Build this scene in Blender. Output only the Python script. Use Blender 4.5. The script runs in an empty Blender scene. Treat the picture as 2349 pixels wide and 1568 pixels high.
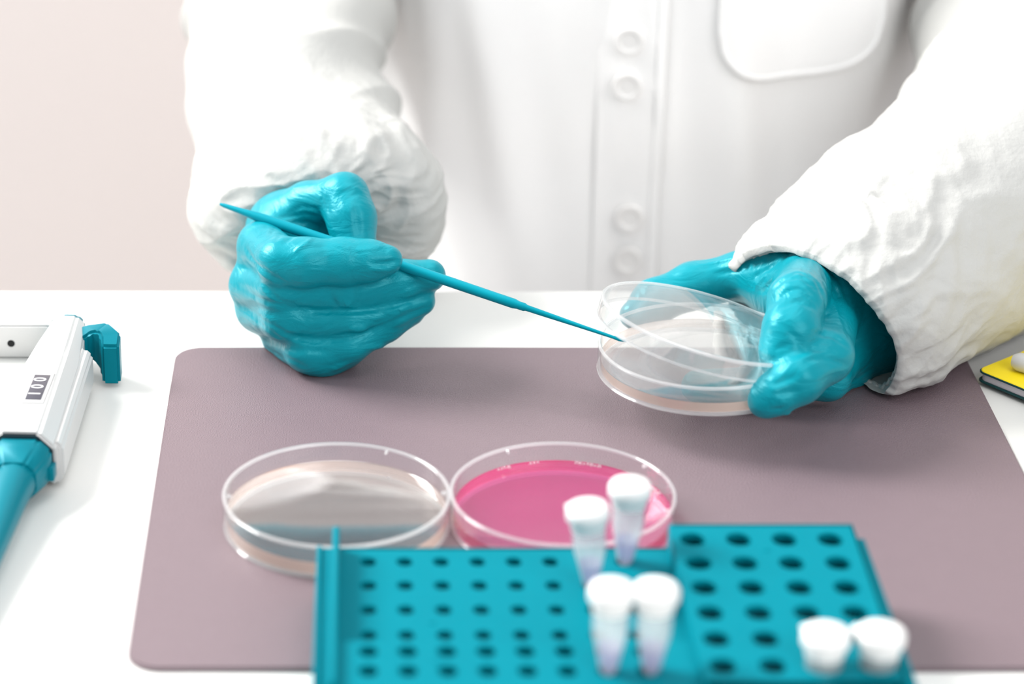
import bpy, bmesh, math, random
import numpy as np
from mathutils import Vector, Matrix, noise

# ------------------------------------------------------------------ camera
sc = bpy.context.scene
F, CX, CY, TH, H = 6000.0, 840.0, 784.0, math.radians(24.1), 0.4934
cam_d = bpy.data.cameras.new('camera'); cam = bpy.data.objects.new('camera', cam_d)
sc.collection.objects.link(cam); sc.camera = cam
cam_d.sensor_width = 36.0; cam_d.lens = F / 2349 * 36.0
cam_d.shift_x = (1174.5 - CX) / 2349.0
cam.location = (0, 0, H); cam.rotation_euler = (math.pi / 2 - TH, 0, 0)
cam_d.clip_start = 0.05; cam_d.clip_end = 50
cam_d.dof.use_dof = True; cam_d.dof.focus_distance = 1.137; cam_d.dof.aperture_fstop = 4.9
# ------------------------------------------------------------------ light
wd = bpy.data.worlds.new('world'); sc.world = wd; wd.use_nodes = True
wd.node_tree.nodes['Background'].inputs[0].default_value = (0.90, 0.95, 1.0, 1)
wd.node_tree.nodes['Background'].inputs[1].default_value = 0.52
def area(name, loc, target, sx, sy, power, col=(1, 1, 1), spread=180):
    l = bpy.data.lights.new(name, 'AREA'); l.shape = 'RECTANGLE'; l.size = sx; l.size_y = sy
    l.energy = power; l.color = col; l.spread = math.radians(spread)
    o = bpy.data.objects.new(name, l); sc.collection.objects.link(o); o.location = loc
    o.rotation_euler = (Vector(target) - Vector(loc)).to_track_quat('-Z', 'Y').to_euler()
    return o
area('window_softbox', (-1.60, 1.95, 1.45), (0.08, 1.02, 0.03), 1.3, 1.1, 50, (1.0, 0.985, 0.96), 110)
area('ceiling_panel', (0.25, 1.0, 1.75), (0.15, 1.0, 0.0), 1.5, 1.1, 10, (1.0, 0.99, 0.97))
area('room_light', (1.0, -0.35, 1.15), (0.15, 1.15, 0.1), 1.2, 1.0, 13, (1.0, 0.97, 0.96))
vs = sc.view_settings
vs.view_transform = 'Standard'; vs.look = 'None'; vs.gamma = 1.0; vs.use_curve_mapping = False; vs.exposure = 0.42
sc.cycles.transparent_max_bounces = 40; sc.cycles.max_bounces = 14
sc.cycles.use_denoising = True

# ------------------------------------------------------------------ helpers
c_, s_ = math.cos(TH), math.sin(TH)
FWD = np.array([0, c_, -s_]); UP = np.array([0, s_, c_]); RT = np.array([1.0, 0, 0]); CAM = np.array([0, 0, H])
def W(px, py, D):
    return CAM + RT * ((px - CX) / F * D) + UP * ((CY - py) / F * D) + FWD * D
def Zp(px, py, z):
    r = W(px, py, 1.0) - CAM
    return CAM + r * ((z - H) / r[2])
COL = sc.collection
def empty(name, loc=(0, 0, 0), label=None, cat=None, group=None):
    o = bpy.data.objects.new(name, None); COL.objects.link(o); o.location = loc; o.empty_display_size = 0.01
    return tag(o, label, cat, group)
def tag(o, label=None, cat=None, group=None, kind=None):
    if label: o['label'] = label
    if cat: o['category'] = cat
    if group: o['group'] = group
    if kind: o['kind'] = kind
    return o
def mesh_obj(name, verts, faces, mat, parent=None, smooth=True, autosmooth=None):
    m = bpy.data.meshes.new(name); m.from_pydata([tuple(v) for v in verts], [], [tuple(f) for f in faces]); m.update()
    return finish(name, m, mat, parent, smooth, autosmooth)
def finish(name, m, mat, parent=None, smooth=True, autosmooth=None):
    o = bpy.data.objects.new(name, m); COL.objects.link(o)
    for mm in (mat if isinstance(mat, (list, tuple)) else [mat]): m.materials.append(mm)
    if smooth:
        m.polygons.foreach_set('use_smooth', [True] * len(m.polygons))
        if autosmooth: m.set_sharp_from_angle(angle=math.radians(autosmooth))
    if parent: o.parent = parent
    return o
def bm_obj(name, bm, mat, parent=None, smooth=True, autosmooth=35):
    bmesh.ops.recalc_face_normals(bm, faces=bm.faces)
    m = bpy.data.meshes.new(name); bm.to_mesh(m); bm.free()
    return finish(name, m, mat, parent, smooth, autosmooth)
def add_box(bm, x0, x1, y0, y1, z0, z1, bevel=0.0, seg=2):
    r = bmesh.ops.create_cube(bm, size=1.0, matrix=Matrix.Translation(((x0 + x1) / 2, (y0 + y1) / 2, (z0 + z1) / 2)) @ Matrix.Diagonal((x1 - x0, y1 - y0, z1 - z0, 1)))
    if bevel:
        es = list({e for v in r['verts'] for e in v.link_edges})
        bmesh.ops.bevel(bm, geom=es, offset=bevel, segments=seg, affect='EDGES', profile=0.5)
def box(name, x0, x1, y0, y1, z0, z1, mat, parent=None, bevel=0.0, seg=2):
    bm = bmesh.new(); add_box(bm, x0, x1, y0, y1, z0, z1, bevel, seg)
    return bm_obj(name, bm, mat, parent)
def prism(bm, pts, z0, z1, bevel=0.0, seg=2):
    vs_ = [bm.verts.new((p[0], p[1], z0)) for p in pts]; f = bm.faces.new(vs_)
    e = bmesh.ops.extrude_face_region(bm, geom=[f])
    nv = [g for g in e['geom'] if isinstance(g, bmesh.types.BMVert)]
    bmesh.ops.translate(bm, verts=nv, vec=(0, 0, z1 - z0))
    if bevel:
        zs = {v for v in nv}
        es = [ed for v in nv for ed in v.link_edges if ed.verts[0] in zs and ed.verts[1] in zs]
        bmesh.ops.bevel(bm, geom=list(set(es)), offset=bevel, segments=seg, affect='EDGES')
def round_rect(x0, x1, y0, y1, r, n=8):
    pts = []
    for cx, cy, a0 in ((x1 - r, y1 - r, 0), (x0 + r, y1 - r, 90), (x0 + r, y0 + r, 180), (x1 - r, y0 + r, 270)):
        for k in range(n + 1):
            a = math.radians(a0 + 90 * k / n); pts.append((cx + r * math.cos(a), cy + r * math.sin(a)))
    return pts
def lathe(name, prof, mat, parent=None, n=96, loc=(0, 0, 0), closed=False, M=None, autosmooth=40):
    """prof: list of (r, z) revolved about z"""
    V, Fc = [], []; idx = []
    for r, z in prof:
        if r < 1e-6: idx.append([len(V)]); V.append((0, 0, z))
        else:
            idx.append(list(range(len(V), len(V) + n)))
            V += [(r * math.cos(2 * math.pi * k / n), r * math.sin(2 * math.pi * k / n), z) for k in range(n)]
    pairs = list(zip(idx[:-1], idx[1:])) + ([(idx[-1], idx[0])] if closed else [])
    for a, b in pairs:
        for k in range(n):
            k2 = (k + 1) % n
            q = [a[k % len(a)], a[k2 % len(a)], b[k2 % len(b)], b[k % len(b)]]
            q = [v for i, v in enumerate(q) if v not in q[:i]]
            if len(q) >= 3: Fc.append(q)
    if M is not None: V = [tuple(M @ Vector(v)) for v in V]
    else: V = [(v[0] + loc[0], v[1] + loc[1], v[2] + loc[2]) for v in V]
    return mesh_obj(name, V, Fc, mat, parent, True, autosmooth)
def tube_path(name, pts, rad, mat, parent=None, n=20):
    P = [Vector(p) for p in pts]; V, Fc = [], []
    for i, p in enumerate(P):
        t = (P[min(i + 1, len(P) - 1)] - P[max(i - 1, 0)]).normalized()
        u = t.cross(Vector((0, 0.3, 1))).normalized(); w = t.cross(u)
        for k in range(n):
            a = 2 * math.pi * k / n; V.append(p + (u * math.cos(a) + w * math.sin(a)) * rad[i])
    for i in range(len(P) - 1):
        for k in range(n):
            Fc.append((i * n + k, i * n + (k + 1) % n, (i + 1) * n + (k + 1) % n, (i + 1) * n + k))
    Fc.append(tuple(range(n))[::-1]); Fc.append(tuple((len(P) - 1) * n + k for k in range(n)))
    return mesh_obj(name, V, Fc, mat, parent, True, 50)
# ------------------------------------------------------------------ materials
def lin(r, g, b):
    f = lambda c: (c / 255 / 12.92) if c <= 10 else ((c / 255 + .055) / 1.055) ** 2.4
    return (f(r), f(g), f(b), 1)
def new_mat(name):
    m = bpy.data.materials.new(name); m.use_nodes = True
    return m, m.node_tree, m.node_tree.nodes['Principled BSDF']
def pmat(name, col, rough=0.5, spec=0.5, bump=0.0, scale=200.0, detail=4, var=0.0, sss=0.0, coat=0.0, trans=0.0, stint=None):
    m, nt, b = new_mat(name); b.inputs['Base Color'].default_value = col
    b.inputs['Roughness'].default_value = rough; b.inputs['Specular IOR Level'].default_value = spec
    b.inputs['Coat Weight'].default_value = coat; b.inputs['Coat Roughness'].default_value = 0.15
    if sss:
        b.inputs['Subsurface Weight'].default_value = sss; b.inputs['Subsurface Radius'].default_value = (1, .9, .9); b.inputs['Subsurface Scale'].default_value = 0.004
    if stint: b.inputs['Specular Tint'].default_value = (*stint, 1)
    tc = nt.nodes.new('ShaderNodeTexCoord')
    nz = nt.nodes.new('ShaderNodeTexNoise'); nz.inputs['Scale'].default_value = scale; nz.inputs['Detail'].default_value = detail
    nt.links.new(tc.outputs['Object'], nz.inputs['Vector'])
    if bump:
        bp = nt.nodes.new('ShaderNodeBump'); bp.inputs['Strength'].default_value = bump; bp.inputs['Distance'].default_value = 0.001
        nt.links.new(nz.outputs['Fac'], bp.inputs['Height']); nt.links.new(bp.outputs['Normal'], b.inputs['Normal'])
    mx = nt.nodes.new('ShaderNodeMix'); mx.data_type = 'RGBA'
    mx.inputs[6].default_value = tuple(c * (1 - var) for c in col[:3]) + (1,); mx.inputs[7].default_value = tuple(min(1, c * (1 + var)) for c in col[:3]) + (1,)
    n2 = nt.nodes.new('ShaderNodeTexNoise'); n2.inputs['Scale'].default_value = scale * 0.08; n2.inputs['Detail'].default_value = 3
    nt.links.new(tc.outputs['Object'], n2.inputs['Vector']); nt.links.new(n2.outputs['Fac'], mx.inputs[0]); nt.links.new(mx.outputs[2], b.inputs['Base Color'])
    return m
def clear_mat(name, tint=(1, 1, 1), haze=0.0, hazecol=(1, 1, 1), rough=0.02, f0=0.04, edge=0.96):
    """thin clear plastic: straight-through transparency, Schlick mirror, a little milky haze"""
    m = bpy.data.materials.new(name); m.use_nodes = True; nt = m.node_tree
    for n in list(nt.nodes): nt.nodes.remove(n)
    out = nt.nodes.new('ShaderNodeOutputMaterial'); N = nt.nodes.new; L = nt.links.new
    tr = N('ShaderNodeBsdfTransparent'); tr.inputs[0].default_value = (*tint, 1)
    df = N('ShaderNodeBsdfDiffuse'); df.inputs[0].default_value = (*hazecol, 1)
    tl = N('ShaderNodeBsdfTranslucent'); tl.inputs[0].default_value = (*hazecol, 1)
    m0 = N('ShaderNodeMixShader'); m0.inputs[0].default_value = 0.5; L(df.outputs[0], m0.inputs[1]); L(tl.outputs[0], m0.inputs[2])
    m1 = N('ShaderNodeMixShader'); m1.inputs[0].default_value = haze; L(tr.outputs[0], m1.inputs[1]); L(m0.outputs[0], m1.inputs[2])
    gl = N('ShaderNodeBsdfGlossy'); gl.inputs['Roughness'].default_value = rough
    lw = N('ShaderNodeLayerWeight'); lw.inputs['Blend'].default_value = 0.5
    pw = N('ShaderNodeMath'); pw.operation = 'POWER'; pw.inputs[1].default_value = 5.0; L(lw.outputs['Facing'], pw.inputs[0])
    ma = N('ShaderNodeMath'); ma.operation = 'MULTIPLY_ADD'; ma.inputs[1].default_value = edge; ma.inputs[2].default_value = f0; L(pw.outputs[0], ma.inputs[0])
    m2 = N('ShaderNodeMixShader'); L(ma.outputs[0], m2.inputs[0]); L(m1.outputs[0], m2.inputs[1]); L(gl.outputs[0], m2.inputs[2])
    L(m2.outputs[0], out.inputs['Surface'])
    return m
M = {}
M['table'] = pmat('table_white', lin(224, 224, 221), 0.35, 0.4, var=0.01)
M['wall'] = pmat('wall_pinkish', lin(243, 234, 230), 0.9, 0.2, 0.1, 80, var=0.01)
M['floor'] = pmat('floor_grey', lin(190, 186, 184), 0.5, 0.4, 0.1, 60, var=0.03)
M['mat'] = pmat('mat_mauve_rubber', lin(118, 102, 108), 0.36, 0.55, 0.40, 1500, 2, var=0.03)
M['glove'] = pmat('glove_nitrile', (0.0005, 0.245, 0.305, 1), 0.33, 0.6, 0.12, 2600, 2, var=0.05, coat=0.0, stint=(0.25, 0.9, 1.0))
def wrinkle(m, scale, dist, strength, stretch):
    nt = m.node_tree; b = nt.nodes['Principled BSDF']; N = nt.nodes.new; L = nt.links.new
    tc = N('ShaderNodeTexCoord'); mp = N('ShaderNodeMapping'); mp.inputs['Scale'].default_value = stretch; L(tc.outputs['Object'], mp.inputs['Vector'])
    n = N('ShaderNodeTexNoise'); n.inputs['Scale'].default_value = scale; n.inputs['Detail'].default_value = 3; n.inputs['Distortion'].default_value = dist; L(mp.outputs[0], n.inputs['Vector'])
    old = b.inputs['Normal'].links[0].from_socket if b.inputs['Normal'].links else None
    bp = N('ShaderNodeBump'); bp.inputs['Strength'].default_value = strength; bp.inputs['Distance'].default_value = 0.004; L(n.outputs['Fac'], bp.inputs['Height'])
    if old: L(old, bp.inputs['Normal'])
    L(bp.outputs['Normal'], b.inputs['Normal'])
wrinkle(M['glove'], 42, 1.6, 0.30, (1.0, 1.0, 2.2))
M['coat'] = pmat('coat_white', lin(250, 249, 248), 0.75, 0.25, 0.12, 900, 3, var=0.01)
M['tyvek'] = pmat('cuff_white', lin(184, 184, 181), 0.6, 0.3, 0.35, 350, 5, var=0.01)
M['button'] = pmat('button_white', lin(240, 238, 236), 0.35, 0.5)
M['skin'] = pmat('skin', lin(205, 160, 140), 0.5, 0.4, sss=0.1)
M['rack'] = pmat('rack_teal', (0.0002, 0.175, 0.225, 1), 0.6, 0.08, 0.05, 900, 2, var=0.04, stint=(0.12, 0.8, 1.0))
M['stick'] = pmat('stick_teal', (0.0005, 0.24, 0.31, 1), 0.4, 0.4, stint=(0.12, 0.8, 1.0))
M['pip_white'] = pmat('pipette_white', lin(200, 200, 199), 0.3, 0.5)
M['pip_teal'] = pmat('pipette_teal', (0.0005, 0.16, 0.21, 1), 0.4, 0.4, stint=(0.12, 0.8, 1.0))
M['pip_dark'] = pmat('pipette_dark', lin(6, 38, 48), 0.4, 0.4)
M['lcd'] = pmat('counter_window', lin(70, 70, 80), 0.25, 0.5)
M['digit'] = pmat('counter_digit', lin(235, 235, 235), 0.5, 0.3)
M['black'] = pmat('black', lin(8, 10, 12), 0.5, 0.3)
M['yellow'] = pmat('notebook_yellow', lin(248, 222, 30), 0.3, 0.5)
M['paper'] = pmat('paper_grey', lin(205, 198, 202), 0.8, 0.2)
M['nb_edge'] = pmat('notebook_dark_green', lin(10, 60, 62), 0.5, 0.3)
M['plastic'] = clear_mat('petri_clear', (0.985, 0.985, 0.985), 0.03, (1, 1, 1))
M['cover'] = clear_mat('petri_cover', (0.985, 0.985, 0.985), 0.05, (1, 1, 1), 0.02, 0.09)
M['rim'] = clear_mat('petri_rim', (0.97, 0.98, 0.98), 0.28, (1, 1, 1), 0.08, 0.06)  # white haze stands in for light bent and scattered at the clear edges
M['agar_top'] = clear_mat('agar_surface', (0.975, 0.955, 0.945), 0.03, (1.0, 0.84, 0.76), 0.012, 0.42, 0.58)
M['agar_side'] = clear_mat('agar_side', (1.0, 0.92, 0.87), 0.55, (1.0, 0.77, 0.64), 0.1)
M['pink_top'] = clear_mat('pink_surface', (0.92, 0.20, 0.50), 0.32, (0.88, 0.08, 0.40), 0.012, 0.11, 0.89)
M['pink_side'] = clear_mat('pink_side', (0.95, 0.35, 0.52), 0.45, (0.86, 0.12, 0.30), 0.1)
M['medium_base'] = clear_mat('medium_base', (0.99, 0.985, 0.985), 0.0, (1, 1, 1), 0.02, 0.01, 0.1)
M['tube'] = clear_mat('tube_frosted', (0.95, 0.98, 0.98), 0.30, (1, 1, 1), 0.2, 0.05)
M['cap'] = pmat('tube_cap_white', lin(225, 225, 224), 0.45, 0.4, sss=0.2)
M['liquid'] = clear_mat('tube_liquid', (0.80, 0.68, 0.90), 0.55, (0.66, 0.50, 0.76), 0.1)
# ------------------------------------------------------------------ setting
box('wall_back', -3, 3, 2.2, 2.3, -0.9, 1.9, M['wall'])['kind'] = 'structure'
box('floor', -3, 3, -1.6, 2.2, -0.95, -0.9, M['floor'])['kind'] = 'structure'
tb = empty('table', (0.1, 0.8, -0.9), 'white laboratory table under the grey mat', 'table')
def under(o, par):
    o.parent = par; o.matrix_parent_inverse = Matrix.Translation(-Vector(par.location)); return o
under(box('tabletop', -0.75, 0.95, 0.42, 1.1650, -0.03, 0.0, M['table'], None, 0.003, 3), tb)
for lx in (-0.70, 0.86):
    for ly in (0.47, 1.07):
        under(box('leg', lx, lx + 0.04, ly, ly + 0.04, -0.9, -0.03, M['pip_white'], None, 0.003), tb)
bm = bmesh.new(); prism(bm, round_rect(-0.0868, 0.2725, 0.8115, 1.0930, 0.012), 0.0, 0.002, 0.0006)
tag(bm_obj('desk_mat', bm, M['mat']), 'mauve grey rubber mat with rounded corners lying on the white table', 'mat')
MZ = 0.002
# ------------------------------------------------------------------ petri dishes
def dish_base(name, M4, r, h, hm, top, side, label, t=0.0011, fill='agar'):
    root = empty(name, (0, 0, 0), label, 'petri dish'); root.matrix_world = M4
    ri = r - t
    lathe('dish_wall', [(0, 0), (r - .0006, 0), (r, .0006), (r, h - .0012), (ri, h - .0012), (ri, .0012), (0, .0012)], M['plastic'], root)
    lathe('rim', [(ri - .0001, h - .0012), (r + .0002, h - .0012), (r + .0003, h - .0004), (r - .0002, h), (ri + .0002, h), (ri - .0002, h - .0004)], M['rim'], root, closed=True)
    lathe('foot_ring', [(r - .0026, -.0002), (r - .0002, -.0002), (r + .0002, .0004), (r - .0004, .0010), (r - .0024, .0010)], M['rim'], root, closed=True)
    ag = lathe(fill, [(0, .0013), (ri - .0002, .0013), (ri - .0002, hm), (ri - .0012, hm - .0004), (0, hm - .0004)], [top, side, M['medium_base']], root)
    for p in ag.data.polygons: p.material_index = (0 if p.center.z > .002 else 2) if abs(p.normal.z) > 0.5 else 1
    return root
def frame_from_normal(c, n):
    n = Vector(n).normalized(); u = Vector((1, 0, 0)); u = (u - n * u.dot(n)).normalized(); v = n.cross(u)
    m = Matrix((u, v, n)).transposed().to_4x4(); m.translation = Vector(c); return m
RD = 0.045
cl = Zp(772, 1128, MZ + .0145); cr = Zp(1291, 1126, MZ + .0145)
cl[2] = cr[2] = MZ + .0003
dl = dish_base('petri_dish', Matrix.Translation(cl), RD, .0142, .0062, M['agar_top'], M['agar_side'], 'clear petri dish of pale agar on the mat, left of the pink one')
dr = dish_base('petri_dish', Matrix.Translation(cr), RD - .0004, .0142, .0062, M['pink_top'], M['pink_side'], 'clear petri dish holding bright pink liquid on the mat', fill='pink_medium')
for root, angs in ((dl, (62, 2, 182)), (dr, (118, 35, -20))):
    for a in angs:
        bm = bmesh.new(); add_box(bm, RD - .0036, RD - .0014, -.0004, .0004, .0122, .0138, .0002, 1)
        bmesh.ops.rotate(bm, cent=(0, 0, 0), matrix=Matrix.Rotation(math.radians(a), 3, 'Z'), verts=bm.verts)
        bm_obj('vent_tab', bm, M['rim'], root)
# bubbles along the back of the pink medium
random.seed(4)
for a0, cnt in ((124, 4), (104, 3), (78, 7), (36, 6), (28, 5)):
    for k in range(cnt):
        a = math.radians(a0 - k * 2.2); rr = .0425 - random.random() * .0008; rb = .0006 + random.random() * .0005
        lathe('bubble', [(rb * math.cos(t), .0058 + rb * math.sin(t)) for t in (0, .5, 1.0)] + [(0, .0058 + rb)], M['rim'], dr, n=10, M=Matrix.Translation((rr * math.cos(a), rr * math.sin(a), 0)))
# the dish and lid in the hand
DH = W(1610, 850, 1.131)
dh = dish_base('petri_dish', Matrix.Translation(DH), .0452, .0130, .0054, M['agar_top'], M['agar_side'], 'open petri dish with a peach agar layer held in the gloved hand')
LN = (0.2515, 0.0908, 1.0)
LM = frame_from_normal(W(1616.7, 737.7, 1.122), LN)
lid = empty('petri_cover', (0, 0, 0), 'clear lid tilted open above the held petri dish', 'lid'); lid.matrix_world = LM
rL, hL = .0456, .0085
lathe('lid_plate', [(0, 0), (rL - .0006, 0), (rL, -.0006), (rL, -hL + .0008), (rL - .001, -hL + .0008), (rL - .001, -.0011), (0, -.0011)], M['cover'], lid)
lathe('rim', [(rL + .0002, -.0002), (rL - .0003, .0002), (rL - .0014, .0001), (rL - .0012, -.0008), (rL + .0001, -.0012)], M['rim'], lid, closed=True, n=128)
lathe('skirt_edge', [(rL + .0002, -hL), (rL + .0002, -hL + .0009), (rL - .0012, -hL + .0009), (rL - .0012, -hL)], M['rim'], lid, closed=True, n=128)
# ------------------------------------------------------------------ inoculation stick
A0, A1 = W(505, 468, 1.185), W(1436, 783, 1.120)
tt = [0, .01, .05, .10, .16, .5, .700, .735, .745, .760, .765, .90, .97, .985, 1.0]
rr = [.0006, .0010, .0014, .0022, .0024, .0023, .0022, .0022, .0018, .0018, .0014, .0009, .0007, .0009, .0003]
st = tube_path('inoculation_stick', [A0 + (A1 - A0) * t for t in tt], rr, M['stick'])
tag(st, 'thin teal inoculation stick pinched in the glove and reaching into the open dish', 'stick')
# ------------------------------------------------------------------ SDF modelling (gloves, body)
class Field:
    def __init__(s, lo, hi, res):
        s.lo = np.array(lo, float); s.res = res
        s.n = np.ceil((np.array(hi) - s.lo) / res).astype(int) + 1
        s.ax = [(s.lo[i] + res * np.arange(s.n[i])).astype(np.float32) for i in range(3)]
        s.d = np.full(s.n, 0.05, np.float32)
    def sub(s, lo, hi):
        a = np.clip(np.floor((np.array(lo) - s.lo) / s.res).astype(int), 0, s.n); b = np.clip(np.ceil((np.array(hi) - s.lo) / s.res).astype(int) + 1, 0, s.n)
        sl = tuple(slice(int(a[i]), int(b[i])) for i in range(3))
        X, Y, Z = np.meshgrid(s.ax[0][sl[0]], s.ax[1][sl[1]], s.ax[2][sl[2]], indexing='ij', sparse=True)
        return sl, X, Y, Z
    def capsule(s, a, b, ra, rb, k, flat=None):
        m = max(ra, rb) + k * 2 + 0.004
        sl, X, Y, Z = s.sub(np.minimum(a, b) - m, np.maximum(a, b) + m)
        if s.d[sl].size == 0: return
        ba = b - a; l2 = max(float(ba @ ba), 1e-12)
        px, py, pz = X - np.float32(a[0]), Y - np.float32(a[1]), Z - np.float32(a[2])
        h = np.clip((px * ba[0] + py * ba[1] + pz * ba[2]) / l2, 0, 1).astype(np.float32)
        qx, qy, qz = px - h * ba[0], py - h * ba[1], pz - h * ba[2]
        dd = qx * qx + qy * qy + qz * qz
        if flat is not None:
            ax, f = flat; w = qx * ax[0] + qy * ax[1] + qz * ax[2]; dd = dd + w * w * (f * f - 1)
        d = np.sqrt(dd) - (ra + (rb - ra) * h)
        o = s.d[sl]
        hh = np.clip(0.5 + 0.5 * (o - d) / k, 0, 1)
        s.d[sl] = o + (d - o) * hh - k * hh * (1 - hh)
    def sample(s, P):
        q = (np.asarray(P) - s.lo) / s.res; i = np.clip(np.round(q).astype(int), 0, s.n - 1)
        return s.d[i[..., 0], i[..., 1], i[..., 2]]
    def hit(s, px, py, d0=0.9, d1=1.4):
        Ds = np.arange(d0, d1, s.res * 0.5); P = np.array([W(px, py, D) for D in Ds])
        ins = ((P >= s.lo) & (P <= s.lo + s.res * (s.n - 1))).all(1)
        v = np.where(ins, s.sample(P), 1.0); k = np.argmax(v < 0)
        return P[k] if v[k] < 0 else None
    def creases(s, lst):
        """each crease is a groove (depth > 0) or a raised fold (depth < 0) pressed into the surface it meets"""
        base = s.d.copy(); acc = np.zeros_like(s.d); keep = s.d; s.d = base
        for pts, dep, wid in lst:
            P = np.array(pts, float); seg = np.sqrt((np.diff(P, axis=0) ** 2).sum(1)); cum = np.concatenate([[0], np.cumsum(seg)])
            n = max(4, int(cum[-1] / 4)); tq = np.linspace(0, cum[-1], n)
            xs, ys = np.interp(tq, cum, P[:, 0]), np.interp(tq, cum, P[:, 1])
            if len(P) > 2 and n > 8:
                for _ in range(3):
                    xs[1:-1] = (xs[:-2] + 2 * xs[1:-1] + xs[2:]) / 4; ys[1:-1] = (ys[:-2] + 2 * ys[1:-1] + ys[2:]) / 4
            for i in range(n):
                p = s.hit(xs[i], ys[i])
                if p is None: continue
                a = 1.5 * dep * (math.sin(math.pi * min(1, max(0.02, (i + .5) / n))) ** 0.5)
                m = wid * 2.6
                sl, X, Y, Z = s.sub(p - m, p + m)
                g = a * np.exp(-((X - p[0]) ** 2 + (Y - p[1]) ** 2 + (Z - p[2]) ** 2) / (wid * wid))
                o = acc[sl]; acc[sl] = np.maximum(o, g) if dep > 0 else np.where(o > 0, o + g, np.minimum(o, g))
        s.d = keep + acc
    def mesh(s, smooth=2):
        d = s.d; nx, ny, nz = d.shape; ins = d < 0
        cnt = np.zeros((nx - 1, ny - 1, nz - 1), np.int8)
        for i in (0, 1):
            for j in (0, 1):
                for k in (0, 1): cnt += ins[i:nx - 1 + i, j:ny - 1 + j, k:nz - 1 + k]
        cells = np.argwhere((cnt > 0) & (cnt < 8)); idx = np.full(cnt.shape, -1, np.int64); idx[tuple(cells.T)] = np.arange(len(cells))
        acc = np.zeros((len(cells), 3)); num = np.zeros(len(cells))
        cor = [(i, j, k) for i in (0, 1) for j in (0, 1) for k in (0, 1)]
        for a in cor:
            for ax in range(3):
                if a[ax]: continue
                b = list(a); b[ax] = 1
                va = d[tuple((cells + a).T)]; vb = d[tuple((cells + b).T)]
                cr_ = (va < 0) != (vb < 0); t = np.where(cr_, va / np.where(cr_, va - vb, 1), 0)
                p = np.array(a, float)[None] + t[:, None] * (np.array(b) - np.array(a))[None]
                acc[cr_] += p[cr_]; num[cr_] += 1
        V = s.lo + s.res * (cells + acc / num[:, None])
        faces = []
        for ax in range(3):
            o1, o2 = (ax + 1) % 3, (ax + 2) % 3
            sa = [slice(None)] * 3; sb = [slice(None)] * 3; sa[ax] = slice(0, -1); sb[ax] = slice(1, None)
            e = np.argwhere(ins[tuple(sa)] != ins[tuple(sb)])
            e = e[(e[:, o1] > 0) & (e[:, o2] > 0) & (e[:, o1] < cnt.shape[o1]) & (e[:, o2] < cnt.shape[o2])]
            q = []
            for u, v in ((0, 0), (-1, 0), (-1, -1), (0, -1)):
                c = e.copy(); c[:, o1] += u; c[:, o2] += v; q.append(idx[tuple(c.T)])
            q = np.stack(q, 1); inside_first = ins[tuple(e.T)]
            q[~inside_first] = q[~inside_first][:, ::-1]
            faces.append(q)
        Fq = np.concatenate(faces); Fq = Fq[(Fq >= 0).all(1)]
        E2 = np.concatenate([Fq[:, [0, 1]], Fq[:, [1, 2]], Fq[:, [2, 3]], Fq[:, [3, 0]]]); E2 = np.concatenate([E2, E2[:, ::-1]])
        lab = np.arange(len(V))
        while True:
            nl = lab.copy(); np.minimum.at(nl, E2[:, 0], lab[E2[:, 1]]); nl = nl[nl]; nl = nl[nl]
            if (nl == lab).all(): break
            lab = nl
        u, c = np.unique(lab, return_counts=True); keep = lab == u[np.argmax(c)]
        if not keep.all():
            mp = np.cumsum(keep) - 1; V = V[keep]; Fq = mp[Fq[keep[Fq[:, 0]]]]
            E2 = np.concatenate([Fq[:, [0, 1]], Fq[:, [1, 2]], Fq[:, [2, 3]], Fq[:, [3, 0]]]); E2 = np.concatenate([E2, E2[:, ::-1]])
        deg = np.bincount(E2[:, 0], minlength=len(V))[:, None]
        for _ in range(smooth):
            S = np.stack([np.bincount(E2[:, 0], V[E2[:, 1], i], len(V)) for i in range(3)], 1) / np.maximum(deg, 1)
            V = V * 0.4 + S * 0.6
        return V, Fq
def field_obj(name, fl, mat, parent, smooth=2):
    V, Fq = fl.mesh(smooth); m = bpy.data.meshes.new(name)
    m.vertices.add(len(V)); m.vertices.foreach_set('co', V.astype(np.float32).ravel())
    m.loops.add(len(Fq) * 4); m.loops.foreach_set('vertex_index', Fq.astype(np.int32).ravel())
    m.polygons.add(len(Fq)); m.polygons.foreach_set('loop_start', np.arange(0, len(Fq) * 4, 4, dtype=np.int32)); m.polygons.foreach_set('loop_total', np.full(len(Fq), 4, np.int32))
    m.update(calc_edges=True); m.validate()
    return finish(name, m, mat, parent)
def chain(fl, js, k, first_k=None, flat=None):
    """js: (px, py, depth, radius in pixels) joints of one finger"""
    P = [(W(j[0], j[1], j[2]), j[3] * j[2] / F) for j in js]
    for i in range(len(P) - 1):
        fl.capsule(P[i][0], P[i + 1][0], P[i][1], P[i + 1][1], (first_k if i == 0 and first_k else k), flat)
person = empty('person', (0.144, 1.42, -0.9), 'person in a white lab coat and teal gloves working at the table', 'person')
def P_(o): return under(o, person)
RES = 0.00072
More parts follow.
